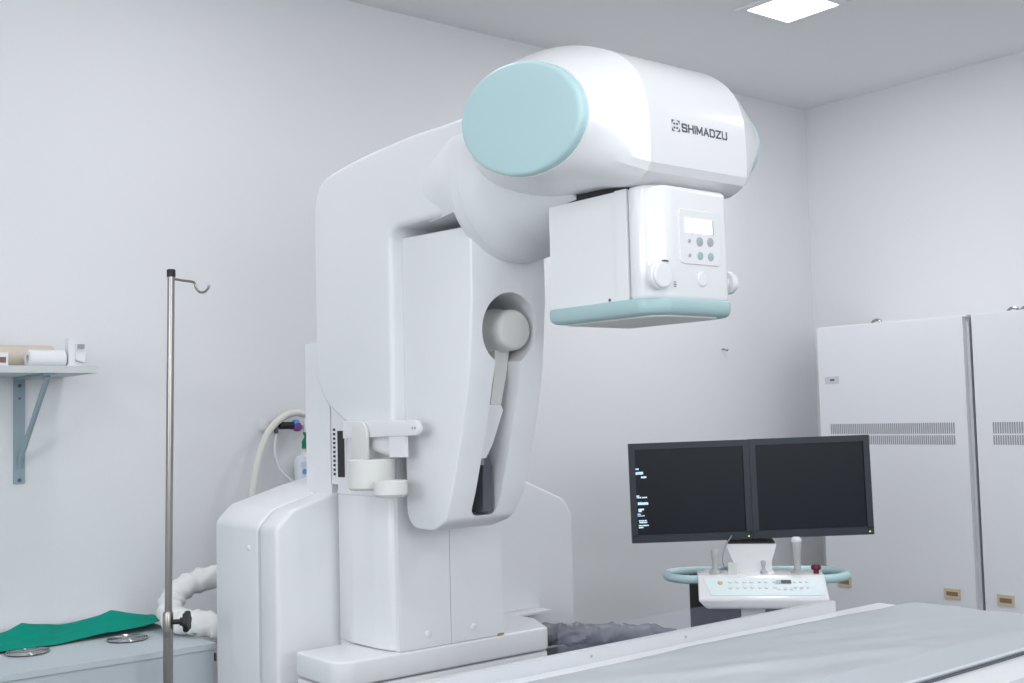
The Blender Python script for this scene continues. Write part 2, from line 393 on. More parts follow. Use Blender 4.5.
# front panel hanging below the arm, with a teardrop recess
fp = [(2.152, 1.656), (1.893, 1.648), (1.893, 1.50), (1.910, 1.337), (1.938, 1.22), (1.980, 1.09), (2.006, 1.026), (2.05, 1.007), (2.152, 1.007)]
fpf = fillet(fp, [0.006, 0.006, 0.1, 0.3, 0.3, 0.2, 0.03, 0.04, 0.045], 6)
fpd = []
for a, b in zip(fpf, fpf[1:] + fpf[:1]):
    n_ = max(1, int(math.hypot(b[0] - a[0], b[1] - a[1]) / 0.012)) if min(a[1], b[1]) < 1.10 else 1
    fpd += [(a[0] + (b[0] - a[0]) * k / n_, a[1] + (b[1] - a[1]) * k / n_) for k in range(n_)]
bm = prism(fpd, 'x', 1.427, 1.630, 0.010, 3)
for v in bm.verts:                       # the lower right corner is rounded in front view as well
    if v.co.z < 1.10:
        q = min(1.0, (1.10 - v.co.z) / 0.094)
        v.co.x -= 0.055 * (1 - math.sqrt(1 - q * q * 0.98)) * max(0, (v.co.x - 1.50) / 0.13)
panel = build('front_panel', bm, 'white', MX, label='hanging front panel with a teardrop recess')
el = [(1.530 + 0.073 * math.cos(a), 1.435 + 0.077 * math.sin(a)) for a in [math.radians(d) for d in range(-62, 243, 8)]]
cut_poly = el + [(1.492, 1.32)] + fillet([(1.491, 1.20), (1.491, 1.036), (1.562, 1.036), (1.562, 1.20)], [0, 0.018, 0.018, 0], 5) + [(1.564, 1.32)]
cutter = build('cutter', prism(cut_poly, 'y', 1.80, 2.06, 0), 'white')
cutter.location = -MX.location
mod = panel.modifiers.new('recess', 'BOOLEAN'); mod.object = cutter; mod.operation = 'DIFFERENCE'; mod.solver = 'EXACT'
bpy.context.view_layer.update()
# the panel mesh lives in its parent's frame, so evaluate it with the parent offset in place
cutter.location = (0, 0, 0); bpy.context.view_layer.update()
dg = bpy.context.evaluated_depsgraph_get(); nm = bpy.data.meshes.new_from_object(panel.evaluated_get(dg))
panel.modifiers.clear(); panel.data = nm; bpy.data.objects.remove(cutter)
b2 = bmesh.new(); b2.from_mesh(nm)
for e in b2.edges: e.smooth = not (len(e.link_faces) == 2 and e.calc_face_angle(0) > math.radians(30))
b2.to_mesh(nm); b2.free()
build('slot_floor', box(1.4925, 1.530, 2.040, 2.058, 1.040, 1.175, 0.001, 1), 'black', MX, label='black bottom of the recess')
build('slot_liner', prism([(1.525, 1.042), (1.554, 1.042), (1.554, 1.140), (1.545, 1.168), (1.529, 1.168)], 'y', 2.0, 2.058, 0.002, 1), 'slate', MX, label='dark slate strip at the bottom of the recess')

# compression paddle stowed in the recess
arm = build('paddle_arm', loft([[(x0, 2.0, z), (x1, 2.0, z), (x1, y, z), (x0, y, z)] for (x0, x1, z, y) in
      ((1.528, 1.572, 1.43, 1.955), (1.530, 1.569, 1.39, 1.952), (1.5260, 1.559, 1.34, 1.950), (1.5180, 1.5470, 1.275, 1.956))]), 'paleknob', MX, label='pale grey paddle arm in the recess')
build('arm_sleeve', loft([[(x0, 2.005, z), (x1, 2.005, z), (x1, y, z), (x0, y, z)] for (x0, x1, z, y) in
      ((1.5130, 1.5460, 1.2745, 1.955), (1.5120, 1.5520, 1.262, 1.956), (1.5060, 1.5340, 1.190, 1.972), (1.5040, 1.5210, 1.160, 1.980))]), 'white_b', MX, label='white sleeve of the paddle arm')
build('arm_tip', box(1.5080, 1.5190, 1.984, 1.998, 1.145, 1.172, 0.003, 2), 'steel', MX, label='metal tip')
kx, kz = 1.552, 1.434
build('paddle_cone', lathe([(0.046, 0), (0.0510, 0.006), (0.0520, 0.020), (0.0500, 0.034), (0.0470, 0.042), (0.0455, 0.060), (0.0440, 0.082), (0.0405, 0.090), (0.035, 0.0935), (0.005, 0.0945)], (kx, 1.998, kz), (0, -1, 0), 44), 'paleknob', MX, label='round pale compression cone')

# bracket bar and cup holder on the side
bar = fillet([(2.030, 1.2135), (2.345, 1.206), (2.345, 1.247), (2.030, 1.2465)], [0.0165, 0.004, 0.004, 0.0165], 6)
brk = build('bracket_bar', prism(bar, 'x', 1.381, 1.392, 0.002, 2), 'white_b', MX, label='white bracket bar with two screws')
for yy in (2.043, 2.053):
    build('screw', lathe([(0.0028, 0), (0.0028, 0.0012)], (1.381, yy, 1.229), (-1, 0, 0), 10), 'btn_grey', brk)
build('bracket_washer', lathe([(0.009, 0), (0.009, 0.038)], (1.4275, 2.115, 1.2275), (-1, 0, 0), 24), 'white_b', MX)
build('bracket_foot', box(1.384, 1.395, 2.092, 2.150, 1.166, 1.212, 0.003, 2), 'white_b', MX)
ch = bmesh.new()
def ring_cup(cx, cy, r, z0, z1, wall, bm):
    lathe([(r - wall, z0 + 0.004), (r - wall, z1), (r - wall * .3, z1 + 0.0015), (r, z1), (r, z0 + 0.006), (r - 0.006, z0), (0.004, z0), (0.004, z0 + 0.004)], (cx, cy, 0), (0, 0, 1), 40, bm, cap=True)
ring_cup(1.363, 2.192, 0.052, 1.094, 1.160, 0.006, ch)
ring_cup(1.352, 2.098, 0.0365, 1.083, 1.116, 0.005, ch)
prism(fillet([(2.226, 1.13), (2.294, 1.13), (2.294, 1.246), (2.226, 1.246)], [0, 0, 0.03, 0.03], 8), 'x', 1.372, 1.380, 0.002, 2, ch)
box(1.345, 1.41, 2.13, 2.15, 1.09, 1.112, 0.004, 2, ch)
build('cup_holder', ch, 'offwhite', MX, label='off-white double cup holder with an upright tongue')

# neck between arm and tube head
bm = lathe([(0.100, 0.093), (0.166, 0.096), (0.173, 0.101), (0.173, 0.128), (0.1715, 0.131), (0.1715, 0.1335), (0.173, 0.136), (0.171, 0.150), (0.160, 0.166), (0.146, 0.200), (0.133, 0.30), (0.125, 0.40)], (1.545, 2.0, 1.748), (0, -1, 0), 64)
sh_ = lathe([(0.120, -0.04), (0.151, -0.02), (0.160, 0.035), (0.1690, 0.075), (0.1732, 0.095), (0.1732, 0.112)], (1.545, 2.0, 1.748), (0, -1, 0), 64)
geo = bmesh.ops.bisect_plane(sh_, geom=sh_.verts[:] + sh_.edges[:] + sh_.faces[:], plane_co=(0, 0, 1.672), plane_no=(0, 0, 1), clear_inner=True)
bmesh.ops.holes_fill(sh_, edges=[e for e in sh_.edges if e.is_boundary])
merge(bm, sh_)
build('neck', bm, 'white', MX, label='round neck joining the arm to the tube head')

# tube head: loft along X
PODX = 1.571
Rp = [(1.384, 1.74), (1.389, 1.80), (1.410, 1.852), (1.450, 1.892), (1.508, 1.922), (1.58, 1.946), (1.66, 1.959), (1.74, 1.957), (1.805, 1.940), (1.852, 1.903), (1.880, 1.852), (1.885, 1.792), (1.864, 1.742), (1.806, 1.704), (1.72, 1.680), (1.62, 1.667), (1.52, 1.663), (1.462, 1.656), (1.428, 1.656), (1.399, 1.668), (1.3870, 1.681), (1.3842, 1.705)]
PC = Vector((1.615, 1.800))
dense = [Vector((p.x, p.y)) for p in smooth_path([(a, b, 0) for a, b in Rp], 10, True)]
NA = 96
def rad_R(th):
    d = Vector((math.cos(th), math.sin(th))); best = None
    for a, b in zip(dense, dense[1:] + dense[:1]):
        e = b - a; den = d.x * e.y - d.y * e.x
        if abs(den) < 1e-12: continue
        w = a - PC; t = (w.x * e.y - w.y * e.x) / den; s = (w.x * d.y - w.y * d.x) / den
        if t > 0 and -1e-6 <= s <= 1 + 1e-6: best = t if best is None else max(best, t)
    return PC + d * best
TH = [2 * PI * k / NA for k in range(NA)]
RR = [rad_R(t) for t in TH]
EC = Vector((1.6125, 1.797)); ea = Vector((0.980, 0.199)); eb = Vector((-0.199, 0.980))
def ell(s):
    pts = []
    for p in RR:
        d = p - EC; ang = math.atan2(d.dot(eb) / 0.1055, d.dot(ea) / 0.1775)
        pts.append(EC + ea * (0.1775 * s * math.cos(ang)) + eb * (0.1055 * s * math.sin(ang)))
    return pts
E1 = ell(1.02)
def mixr(A, Bq, t): return [a.lerp(b, t) for a, b in zip(A, Bq)]
def at_x(ring, x): return [(x, p.x, p.y) for p in ring]
rings = []
caps = []
for k in range(11):
    a = (PI / 2) * k / 10
    q = k / 10
    caps.append((0.129 + 0.097 * q + 0.004 * math.sin(PI * q), 0.92 * q + 0.08 * q * q))
left = [at_x(mixr(RR, E1, t), PODX - x) for x, t in caps][::-1]
body = [at_x(mixr(RR, RR, 0), PODX + q) for q in (-0.123, -0.06, 0.0, 0.06, 0.123)]
right = [at_x(mixr(RR, E1, t), PODX + x) for x, t in caps]
pod = build('tube_head', loft(left + body + right), 'white_b', MX, label='large rounded white tube head', sharp=17)
E0 = ell(1.0)
def cen(ring, s): return [EC + (p - EC) * s for p in ring]
for sgn, nm_ in ((-1, 'near'), (1, 'far')):
    rr = [at_x(cen(E0, s), PODX + sgn * x) for x, s in ((0.222, 1.0), (0.236, 1.0), (0.2395, 0.992), (0.2420, 0.972), (0.2430, 0.93), (0.2436, 0.5), (0.2438, 0.05))]
    build('end_disc', loft(rr), 'teal', pod, label='pale teal oval end disc, ' + ('facing the camera' if sgn < 0 else 'on the far end, seen edge-on'))

# lettering on the front of the tube head, following its curve
def pod_y(z):
    best = 1e9
    for a, b in zip(dense, dense[1:] + dense[:1]):
        if min(a.y, b.y) <= z <= max(a.y, b.y) and abs(a.y - b.y) > 1e-9:
            y = a.x + (b.x - a.x) * (z - a.y) / (b.y - a.y); best = min(best, y)
    return best
def pod_plane(u, v, d): return (u, pod_y(v) - d, v)
LET = {
 'S': [[(1, .86), (.9, 1), (.1, 1), (0, .9), (0, .62), (.1, .52), (.9, .48), (1, .38), (1, .1), (.9, 0), (.1, 0), (0, .14)]],
 'H': [[(0, 0), (0, 1)], [(1, 0), (1, 1)], [(0, .52), (1, .52)]],
 'I': [[(0, 0), (0, 1)]],
 'M': [[(0, 0), (0, 1), (.5, .2), (1, 1), (1, 0)]],
 'A': [[(0, 0), (.5, 1), (1, 0)], [(.2, .3), (.8, .3)]],
 'D': [[(0, 0), (0, 1), (.75, 1), (1, .8), (1, .2), (.75, 0), (0, 0)]],
 'Z': [[(0, 1), (1, 1), (0, 0), (1, 0)]],
 'U': [[(0, 1), (0, .15), (.12, 0), (.88, 0), (1, .15), (1, 1)]]}
x = 1.5250; hh = 0.0128; cw = 0.0116; gap = 0.0053
for c in 'SHIMADZU':
    w_ = 0.0 if c == 'I' else (cw * 1.15 if c == 'M' else cw)
    bm = bmesh.new()
    for st in LET[c]:
        stroke(bm, [(x + a * w_, 1.7522 + b * hh) for a, b in st], 0.0030, pod_plane, -0.0005, 0.0007)
    build('letter', bm, 'print', pod, smooth=False)
    x += w_ + gap
bm = bmesh.new()
mx0, mz0, ms = 1.4975, 1.7490, 0.0208
cx, cz = mx0 + ms / 2, mz0 + ms / 2
# square with a circle knocked out, then a cross of four rounded quarters
N4 = 10
for q in range(4):
    c0 = (cx + (ms / 2) * (1 if q in (0, 3) else -1), cz + (ms / 2) * (1 if q < 2 else -1))
    arc = [(cx + 0.0102 * math.cos(PI / 2 * (q + k / N4)), cz + 0.0102 * math.sin(PI / 2 * (q + k / N4))) for k in range(N4 + 1)]
    for a, b in zip(arc[:-1], arc[1:]):
        lo = [bm.verts.new(pod_plane(p[0], p[1], 0.0007)) for p in (c0, a, b)]; bm.faces.new(lo)
for dx in (-1, 1):
    for dz in (-1, 1):
        stroke(bm, [(cx + dx * 0.0036 - 0.0005, cz + dz * 0.0036), (cx + dx * 0.0036 + 0.0005, cz + dz * 0.0036)], 0.0034, pod_plane, -0.0003, 0.0007)
build('emblem', bm, 'print', pod, smooth=False, label='dark square emblem with a ringed cross')

# black slot between tube head and collimator
build('swivel_plate', box(1.460, 1.640, 1.47, 1.668, 1.645, 1.700, 0.002, 1), 'black', MX, label='black swivel plate under the tube head')

# collimator
COX = 1.455
rear = build('collimator_rear', box(1.456, 1.655, 1.4915, 1.676, 1.448, 1.652, 0.004, 2), 'white_b', MX, label='rear half of the collimator box')
cf = fillet([(1.453, 1.4605), (1.453, 1.425), (1.495, 1.3985), (1.650, 1.3985), (1.682, 1.430), (1.676, 1.4605)], [0.0, 0.03, 0.05, 0.02, 0.02, 0], 6)
build('collimator_middle', box(1.4535, 1.668, 1.4615, 1.4905, 1.448, 1.653, 0.003, 2), 'white_b', MX, label='narrow middle strip of the collimator box')
front = build('collimator_front', prism(cf, 'z', 1.448, 1.656, 0.010, 3), 'white_b', MX, label='front half of the collimator box with the control panel')
tb = fillet([(1.447, 1.684), (1.447, 1.425), (1.486, 1.392), (1.648, 1.392), (1.684, 1.423), (1.674, 1.684)], [0.02, 0.03, 0.03, 0.02, 0.02, 0.02], 6)
rg = [[(x, y, 1.450) for x, y in tb], [(x, y, 1.448) for x, y in tb]]
def inset(poly, d):
    c = Vector((1.557, 1.54)); return [tuple(c + (Vector(p) - c) * (1 - d / max(0.05, (Vector(p) - c).length))) for p in poly]
rg = [[(*p, 1.4515) for p in inset(tb, 0.002)], [(*p, 1.449) for p in tb], [(*p, 1.436) for p in tb], [(*p, 1.428) for p in inset(tb, 0.003)], [(*p, 1.424) for p in inset(tb, 0.009)], [(*p, 1.4225) for p in inset(tb, 0.018)]]
bump = build('bumper', loft(rg), 'teal_b', MX, label='pale teal rounded bumper around the collimator')
build('beam_window', prism(fillet([(1.472, 1.655), (1.472, 1.435), (1.500, 1.410), (1.630, 1.410), (1.645, 1.435), (1.645, 1.655)], 0.01, 3), 'z', 1.4195, 1.4235, 0.001, 1), 'offwhite', bump, label='pale grey beam window underneath')
FY = 1.3985
cpn = build('control_panel', prism(fillet([(1.521, 1.515), (1.630, 1.515), (1.630, 1.614), (1.521, 1.614)], 0.010, 5), 'y', FY - 0.0022, FY + 0.001, 0.0008, 1), 'white', front, label='raised control panel')
build('display', box(1.537, 1.608, FY - 0.0034, FY - 0.0018, 1.572, 1.5975, 0.0005, 1), 'lcd', front, label='lit white display')
build('display_edge', box(1.608, 1.611, FY - 0.0038, FY - 0.0018, 1.572, 1.5975, 0), 'btn_grey', front)
for bx, bz, mm, rr in ((1.546, 1.5565, 'btn_grey', 0.0035), (1.5735, 1.557, 'btn_grey', 0.0085), (1.602, 1.558, 'btn_grey', 0.0085), (1.546, 1.5305, 'btn_grey', 0.0035), (1.5735, 1.531, 'btn_teal', 0.0075), (1.602, 1.531, 'btn_teal', 0.0075)):
    build('button', lathe([(rr, 0), (rr, 0.0012), (rr * 0.7, 0.0018)], (bx, FY - 0.0020, bz), (0, -1, 0), 18), mm, front)
kb = build('dial', lathe([(0.0245, 0), (0.0245, 0.009), (0.0225, 0.011), (0.0225, 0.016), (0.020, 0.018)], (1.470, FY + 0.008, 1.490), (0, -1, 0), 36), 'white_b', front, label='large white turning dial')
build('round_button', lathe([(0.0135, 0), (0.0135, 0.0025), (0.0120, 0.004), (0.007, 0.0042)], (1.579, FY + 0.001, 1.489), (0, -1, 0), 28), 'white_b', front, label='round white push button')
build('side_dial', lathe([(0.010, 0), (0.010, 0.014), (0.0200, 0.0145), (0.0215, 0.018), (0.0215, 0.028), (0.019, 0.032)], (1.672, 1.436, 1.492), (1, 0, 0), 32), 'white_b', front, label='white dial on the right side')
for (a, b_, c_, d_) in ((1.4815, 1.4885, 1.5155, 1.5185), (1.4775, 1.4795, 1.5155, 1.518), (1.4905, 1.4925, 1.5155, 1.518), (1.504, 1.510, 1.4795, 1.4807), (1.503, 1.511, 1.4755, 1.4767), (1.504, 1.510, 1.4718, 1.473)):
    build('scale_mark', box(a, b_, FY - 0.0006, FY + 0.002, c_, d_, 0), 'print', front, smooth=False)
build('screw', lathe([(0.003, 0), (0.003, 0.001)], (1.4550, 1.512, 1.456), (-1, 0, 0), 10), 'print', rear)

# ------------------------------------------------------------------ examination table, rail, pad
TB = thing('examination_table', 'long white x-ray table with a raised rear rail, in the right foreground', 'table', (1.3, 1.27, 0))
build('tabletop', box(0.22, 2.327, 0.975, 1.5625, 0.768, 0.800, 0.006, 3), 'white', TB)
build('rear_rail', box(0.22, 2.165, 1.5625, 1.580, 0.760, 0.8235, 0.003, 2), 'rail', TB, label='low rear rail')
build('splash_guard', box(1.36, 2.155, 1.569, 1.573, 0.8225, 0.862, 0), 'acrylic', TB, label='hazy see-through guard strip above the rail')
for xx in (1.43, 1.68):
    build('rail_screw', lathe([(0.003, 0), (0.003, 0.0008)], (xx, 1.5625, 0.812), (0, -1, 0), 10), 'btn_grey', TB)
build('table_base', prism(fillet([(0.55, 1.02), (1.95, 1.02), (1.95, 1.54), (0.55, 1.54)], 0.06, 5), 'z', 0.0, 0.70, 0.01, 2), 'white', TB)
build('table_carriage', box(0.35, 2.2, 1.0, 1.55, 0.70, 0.767, 0.008, 2), 'white', TB)

# pad with puckered cover
def pad_mesh():
    x0, x1, y0, y1, zt, zb = 0.42, 2.300, 1.060, 1.472, 0.829, 0.8005
    nx, ny = 110, 30; r = 0.032
    bm = bmesh.new(); grid = []
    def h(x, y):
        f = 1.0
        d = y - y0
        k = min(1.0, max(0.0, (x - 1.80) / 0.38)); dw = 0.058 - 0.026 * k * k * (3 - 2 * k)
        if d < dw: f = min(f, 0.22 + 0.78 * (d / dw) if d > 0.004 else 0.22 * d / 0.004)
        f *= 1 - 0.16 * k
        d = min(x1 - x, x - x0)
        if d < r: f *= math.sqrt(max(0, 1 - ((r - d) / r) ** 2))
        e = y1 - y; rb = 0.060
        if e < rb: f *= math.sqrt(max(0, 1 - ((rb - e) / rb) ** 2)) ** 0.8
        n = noise.noise(Vector((x * 3.2, y * 9, 0.3))) * 0.0035 + noise.noise(Vector((x * 9 + y * 14, y * 22, 4))) * 0.0022
        # a long diagonal crease and a few wrinkles
        s = y - (1.18 + 0.33 * (1.75 - x)); n += 0.0035 * math.exp(-(s / 0.022) ** 2) * (1 if x < 1.85 else 0)
        s2 = y - (1.37 - 0.22 * (x - 1.75)); n += 0.0018 * math.exp(-(s2 / 0.010) ** 2) * max(0, 1 - abs(x - 1.85) / 0.25)
        return zb + (zt - zb + n) * max(f, 0.02)
    xs = [x0 + (x1 - x0) * i / nx for i in range(nx + 1)]
    for sx in (0.003, 0.008, 0.016): xs += [x0 + sx, x1 - sx]
    ys = [y0 + (y1 - y0) * j / ny for j in range(ny + 1)]
    for sy in (0.002, 0.004, 0.0058, 0.054, 0.058, 0.062): ys += [y0 + sy, y1 - sy]
    xs = sorted(set(xs)); ys = sorted(set(ys))
    T_ = [[bm.verts.new((x, y, h(x, y))) for y in ys] for x in xs]
    for i in range(len(xs) - 1):
        for j in range(len(ys) - 1): bm.faces.new((T_[i][j], T_[i + 1][j], T_[i + 1][j + 1], T_[i][j + 1]))
    # underside
    rim = [T_[i][0] for i in range(len(xs))] + [T_[-1][j] for j in range(1, len(ys))] + [T_[i][-1] for i in range(len(xs) - 2, -1, -1)] + [T_[0][j] for j in range(len(ys) - 2, 0, -1)]
    low = [bm.verts.new((v.co.x, v.co.y, zb - 0.0003)) for v in rim]
    for i in range(len(rim)): bm.faces.new((rim[i], low[i], low[(i + 1) % len(rim)], rim[(i + 1) % len(rim)]))
    bm.faces.new(low)
    return bm
PD = thing('mattress', 'thin grey vinyl mattress lying on the white x-ray table', 'mattress', (1.3, 1.27, 0.80))
build('cover', pad_mesh(), 'pad', PD, sharp=80)
build('contact_shadow', box(0.44, 2.285, 1.0570, 1.40, 0.8002, 0.8040, 0), 'slate', PD, label='thin dark strip painting the contact shadow under the mattress edge')  # dark strip added to draw the pad's contact shadow in colour
build('piping', tube([(0.45, 1.0600, 0.8100), (2.28, 1.0600, 0.8100)], 0.0028, 8), 'pad_edge', PD, label='pale piping along the front edge')

# ------------------------------------------------------------------ console cart with two monitors
CU, CD = 0.747, 3.60
e_ = Vector((0.7775, -0.6288)); f_ = Vector((0.6288, 0.7775))
CROOT = (CU * e_.x + CD * f_.x, CU * e_.y + CD * f_.y, 0)
CR = -math.radians(38.96)
CO = thing('control_console', 'control console on a dark cart with a teal hand rail, beyond the table end', 'console', CROOT, -math.radians(47.0))
def L(*a, **k): return build(*a, local=True, parent=CO, **k)
prof = fillet([(0.075, 0.745), (-0.030, 0.743), (-0.130, 0.686), (-0.125, 0.655), (-0.04, 0.650), (0.075, 0.660)], [0.01, 0.012, 0.01, 0.012, 0.02, 0.01], 5)
# the body narrows towards its underside at the left end
bm = prism(prof, 'x', -0.189, 0.194, 0.006, 2)
for v in bm.verts:
    if v.co.x < -0.15 and v.co.z < 0.680: v.co.x += (0.680 - v.co.z) * 0.9
body_c = L('console_body', bm, 'white_b')
# panel overlay on the slope
sl = Vector((0, -0.100, -0.057)).normalized(); nrm_s = Vector((0, -0.057, 0.100)).normalized(); o_s = Vector((0, -0.030, 0.743))
def slope(u, s, h): p = o_s + sl * s + nrm_s * h; return (u, p.y, p.z)
def slab(u0, u1, s0, s1, h0, h1, bm=None, skew=0.0):
    bm = bm or bmesh.new()
    q = [(u0, s0), (u1, s0), (u1, s1), (u0 + skew, s1)]
    lo = [bm.verts.new(slope(a, b, h0)) for a, b in q]; hi = [bm.verts.new(slope(a, b, h1)) for a, b in q]
    bm.faces.new(hi); bm.faces.new(lo[::-1])
    for i in range(4): bm.faces.new((lo[i], lo[(i + 1) % 4], hi[(i + 1) % 4], hi[i]))
    return bm
def CP(name, bm, m, label=None): return build(name, bm, m, body_c, local=True, label=label, smooth=False)
CP('key_panel', slab(-0.172, 0.184, 0.016, 0.100, -0.002, 0.0015, skew=0.022), 'panelteal', 'pale aqua key panel')
def skey(u, s, r, m, h=0.003):
    p = Vector(slope(u, s, 0.001)); return build('key', lathe([(r, 0), (r, h), (r * .8, h + 0.0008)], p, nrm_s, 14), m, body_c, local=True)
skey(-0.122, 0.040, 0.0075, 'orange')
for i in range(4):
    for j in range(2): skey(-0.092 + i * 0.0215, 0.036 + j * 0.026, 0.0062, 'white_b')
for i, u in enumerate((-0.004, 0.014, 0.040, 0.100, 0.118, 0.136)):
    for j in range(2): skey(u, 0.036 + j * 0.028, 0.0055, 'white')
for u in (0.052, 0.070, 0.088): skey(u, 0.070, 0.0055, 'white_b')
CP('readout', slab(0.044, 0.090, 0.028, 0.046, 0.001, 0.003), 'btn_grey', 'dark readout')
CP('readout_glass', slab(0.060, 0.090, 0.029, 0.045, 0.0028, 0.0034), 'black')
# hand rail hoop
hp = fillet([(-0.285, -0.012), (0.274, -0.012), (0.274, 0.200), (-0.285, 0.200)], 0.10, 10)
L('hand_rail', tube([(a, b, 0.727) for a, b in hp], 0.0135, 12, closed=True), 'teal', label='pale teal hand rail hoop')
for sx in (-0.15, 0.15):
    L('rail_arm', box(sx - 0.012, sx + 0.012, 0.06, 0.195, 0.716, 0.730, 0.003, 1), 'white')
# joysticks and knobs
def stick(x, y, r, h, m, name='joystick', label=None, top=None):
    return L(name, lathe([(r * 1.5, 0), (r * 1.5, 0.006), (r * 0.8, 0.012), (r * 0.75, h * 0.45), (r, h * 0.7), (r * 1.05, h * 0.9), (r * 0.7, h)], (x, y, 0.7435), (0, 0, 1), 18), m, label=label)
stick(-0.133, 0.008, 0.0125, 0.076, 'joy', label='left grey joystick grip')
stick(0.117, 0.010, 0.014, 0.100, 'joy', label='right grey joystick grip, the tallest')
L('joystick_cap', lathe([(0.010, 0), (0.0165, 0.006), (0.0165, 0.014), (0.010, 0.021)], (0.117, 0.010, 0.833), (0, 0, 1), 18), 'white_b', label='shiny pale cap')
stick(0.014, 0.004, 0.0075, 0.040, 'joy', label='short grey lever')
L('lever_block', box(-0.094, -0.068, -0.012, 0.016, 0.741, 0.776, 0.004, 2), 'paleknob')
L('emergency_button', lathe([(0.009, 0), (0.009, 0.010), (0.0145, 0.012), (0.0155, 0.020), (0.012, 0.026)], (0.172, -0.002, 0.7435), (0, 0, 1), 20), 'red', label='dark red emergency button')
# monitor stand
def ring4(w, d, y, z): return [(-w - 0.016, y - d, z), (w - 0.016, y - d, z), (w - 0.016, y + d, z), (-w - 0.016, y + d, z)]
bm = loft([ring4(0.068, 0.032, 0.050, 0.740), ring4(0.058, 0.030, 0.060, 0.752), ring4(0.060, 0.026, 0.080, 0.775), ring4(0.076, 0.024, 0.105, 0.815), ring4(0.078, 0.022, 0.110, 0.826)])
bev(bm, 0.006, 2, 20)
L('monitor_stand', bm, 'white_b', label='flared white monitor stand')
L('stand_post', box(-0.045, 0.045, 0.222, 0.262, 0.66, 1.03, 0.006, 2), 'white')
L('monitor_mount', box(-0.10, 0.10, 0.2005, 0.222, 0.955, 1.03, 0.004, 1), 'black')
L('mount_plate', box(-0.088, 0.058, 0.085, 0.222, 0.826, 0.8305, 0.003, 1), 'black', label='black plate under the monitors')
L('cable', tube(smooth_path([(-0.075, 0.10, 0.85), (-0.098, 0.06, 0.82), (-0.108, 0.04, 0.785), (-0.106, 0.04, 0.762)], 6), 0.002, 6), 'tape')
# cart
L('cart_pedestal', box(-0.214, -0.062, -0.02, 0.22, 0.05, 0.715, 0.006, 2), 'black', label='black left pedestal')
L('cart_pedestal', box(0.015, 0.165, 0.0, 0.22, 0.05, 0.652, 0.006, 2), 'slate', label='dark right pedestal')
L('cart_column', box(-0.060, 0.013, -0.02, 0.20, 0.05, 0.66, 0.006, 2), 'white')
L('cart_base', box(-0.24, 0.20, -0.08, 0.24, 0.012, 0.05, 0.008, 2), 'slate')
for sx in (-0.21, 0.17):
    for sy in (-0.055, 0.215):
        L('caster', lathe([(0.018, -0.01), (0.021, -0.006), (0.021, 0.006), (0.018, 0.01)], (sx, sy, 0.021), (1, 0, 0), 16), 'black')

def monitor(u, z, label):
    cx_ = (u * e_.x + 3.75 * f_.x, u * e_.y + 3.75 * f_.y, z)
    t = thing('monitor', label, 'monitor', cx_, CR, 'pair of black flat monitors on the console')
    t.rotation_euler = (0, -math.radians(0.7), CR)
    w, h = 0.1955, 0.1605
    k = dict(local=True, parent=t)
    bm = bmesh.new(); b = 0.0200
    box(-w, w, 0, 0.016, -h, -h + b * 1.25, 0.002, 1, bm); box(-w, w, 0, 0.016, h - b, h, 0.002, 1, bm)
    box(-w, -w + b, 0.0, 0.016, -h + b, h - b, 0.001, 1, bm); box(w - b, w, 0.0, 0.016, -h + b, h - b, 0.001, 1, bm)
    build('bezel', bm, 'bezel', **k)
    build('casing', box(-w + 0.004, w - 0.004, 0.0125, 0.033, -h + 0.004, h - 0.004, 0.008, 2), 'black', **k)
    s = build('screen', box(-w + b - 0.001, w - b + 0.001, 0.006, 0.012, -h + b, h - b, 0), 'screen', label='dark switched-on screen', **k)
    build('power_light', box(w - 0.016, w - 0.011, -0.0006, 0.001, -h + 0.008, -h + 0.012, 0), 'led', label='tiny green power light', **k)
    return t, s
m1, s1 = monitor(0.5660, 0.9910, 'left monitor of the pair, with small white readings down its left side')
m2, s2 = monitor(0.9580, 0.9965, 'right monitor of the pair, with an empty dark screen')
# small unreadable readings on the left screen: rows of short lit dashes
px = 0.00326
rows = [(91, 208, 115, 5), (91, 232, 142, 9), (126, 255, 156, 6), (94, 360, 112, 5), (98, 369, 122, 4), (128, 369, 156, 4), (102, 403, 160, 9), (104, 436, 137, 6), (104, 446, 122, 5), (98, 462, 116, 3), (98, 472, 137, 3), (104, 499, 148, 4), (106, 509, 150, 4), (102, 526, 158, 4), (102, 537, 128, 4)]
for a, yy, b_, hgt in rows:
    # rows measured on a 797-pixel-wide enlargement of 140 picture pixels
    u0 = (620 + a / 5.693 - 690.5) * px; u1 = (620 + b_ / 5.693 - 690.5) * px; zc = -(430 + yy / 5.693 - 490 - 0.3) * px; zh = hgt / 5.693 * px
    bm = bmesh.new(); uu = u0
    while uu < u1 - 0.001:
        wd = min(random.choice((0.0022, 0.003, 0.0042)), u1 - uu)
        box(uu, uu + wd, 0.0052, 0.0061, zc - zh * random.uniform(0.7, 1.0), zc + zh * random.uniform(0.7, 1.0), 0, 1, bm); uu += wd + 0.0010
    o = build('reading', bm, 'glyph', s1, local=True, smooth=False); o['kind'] = 'stuff'

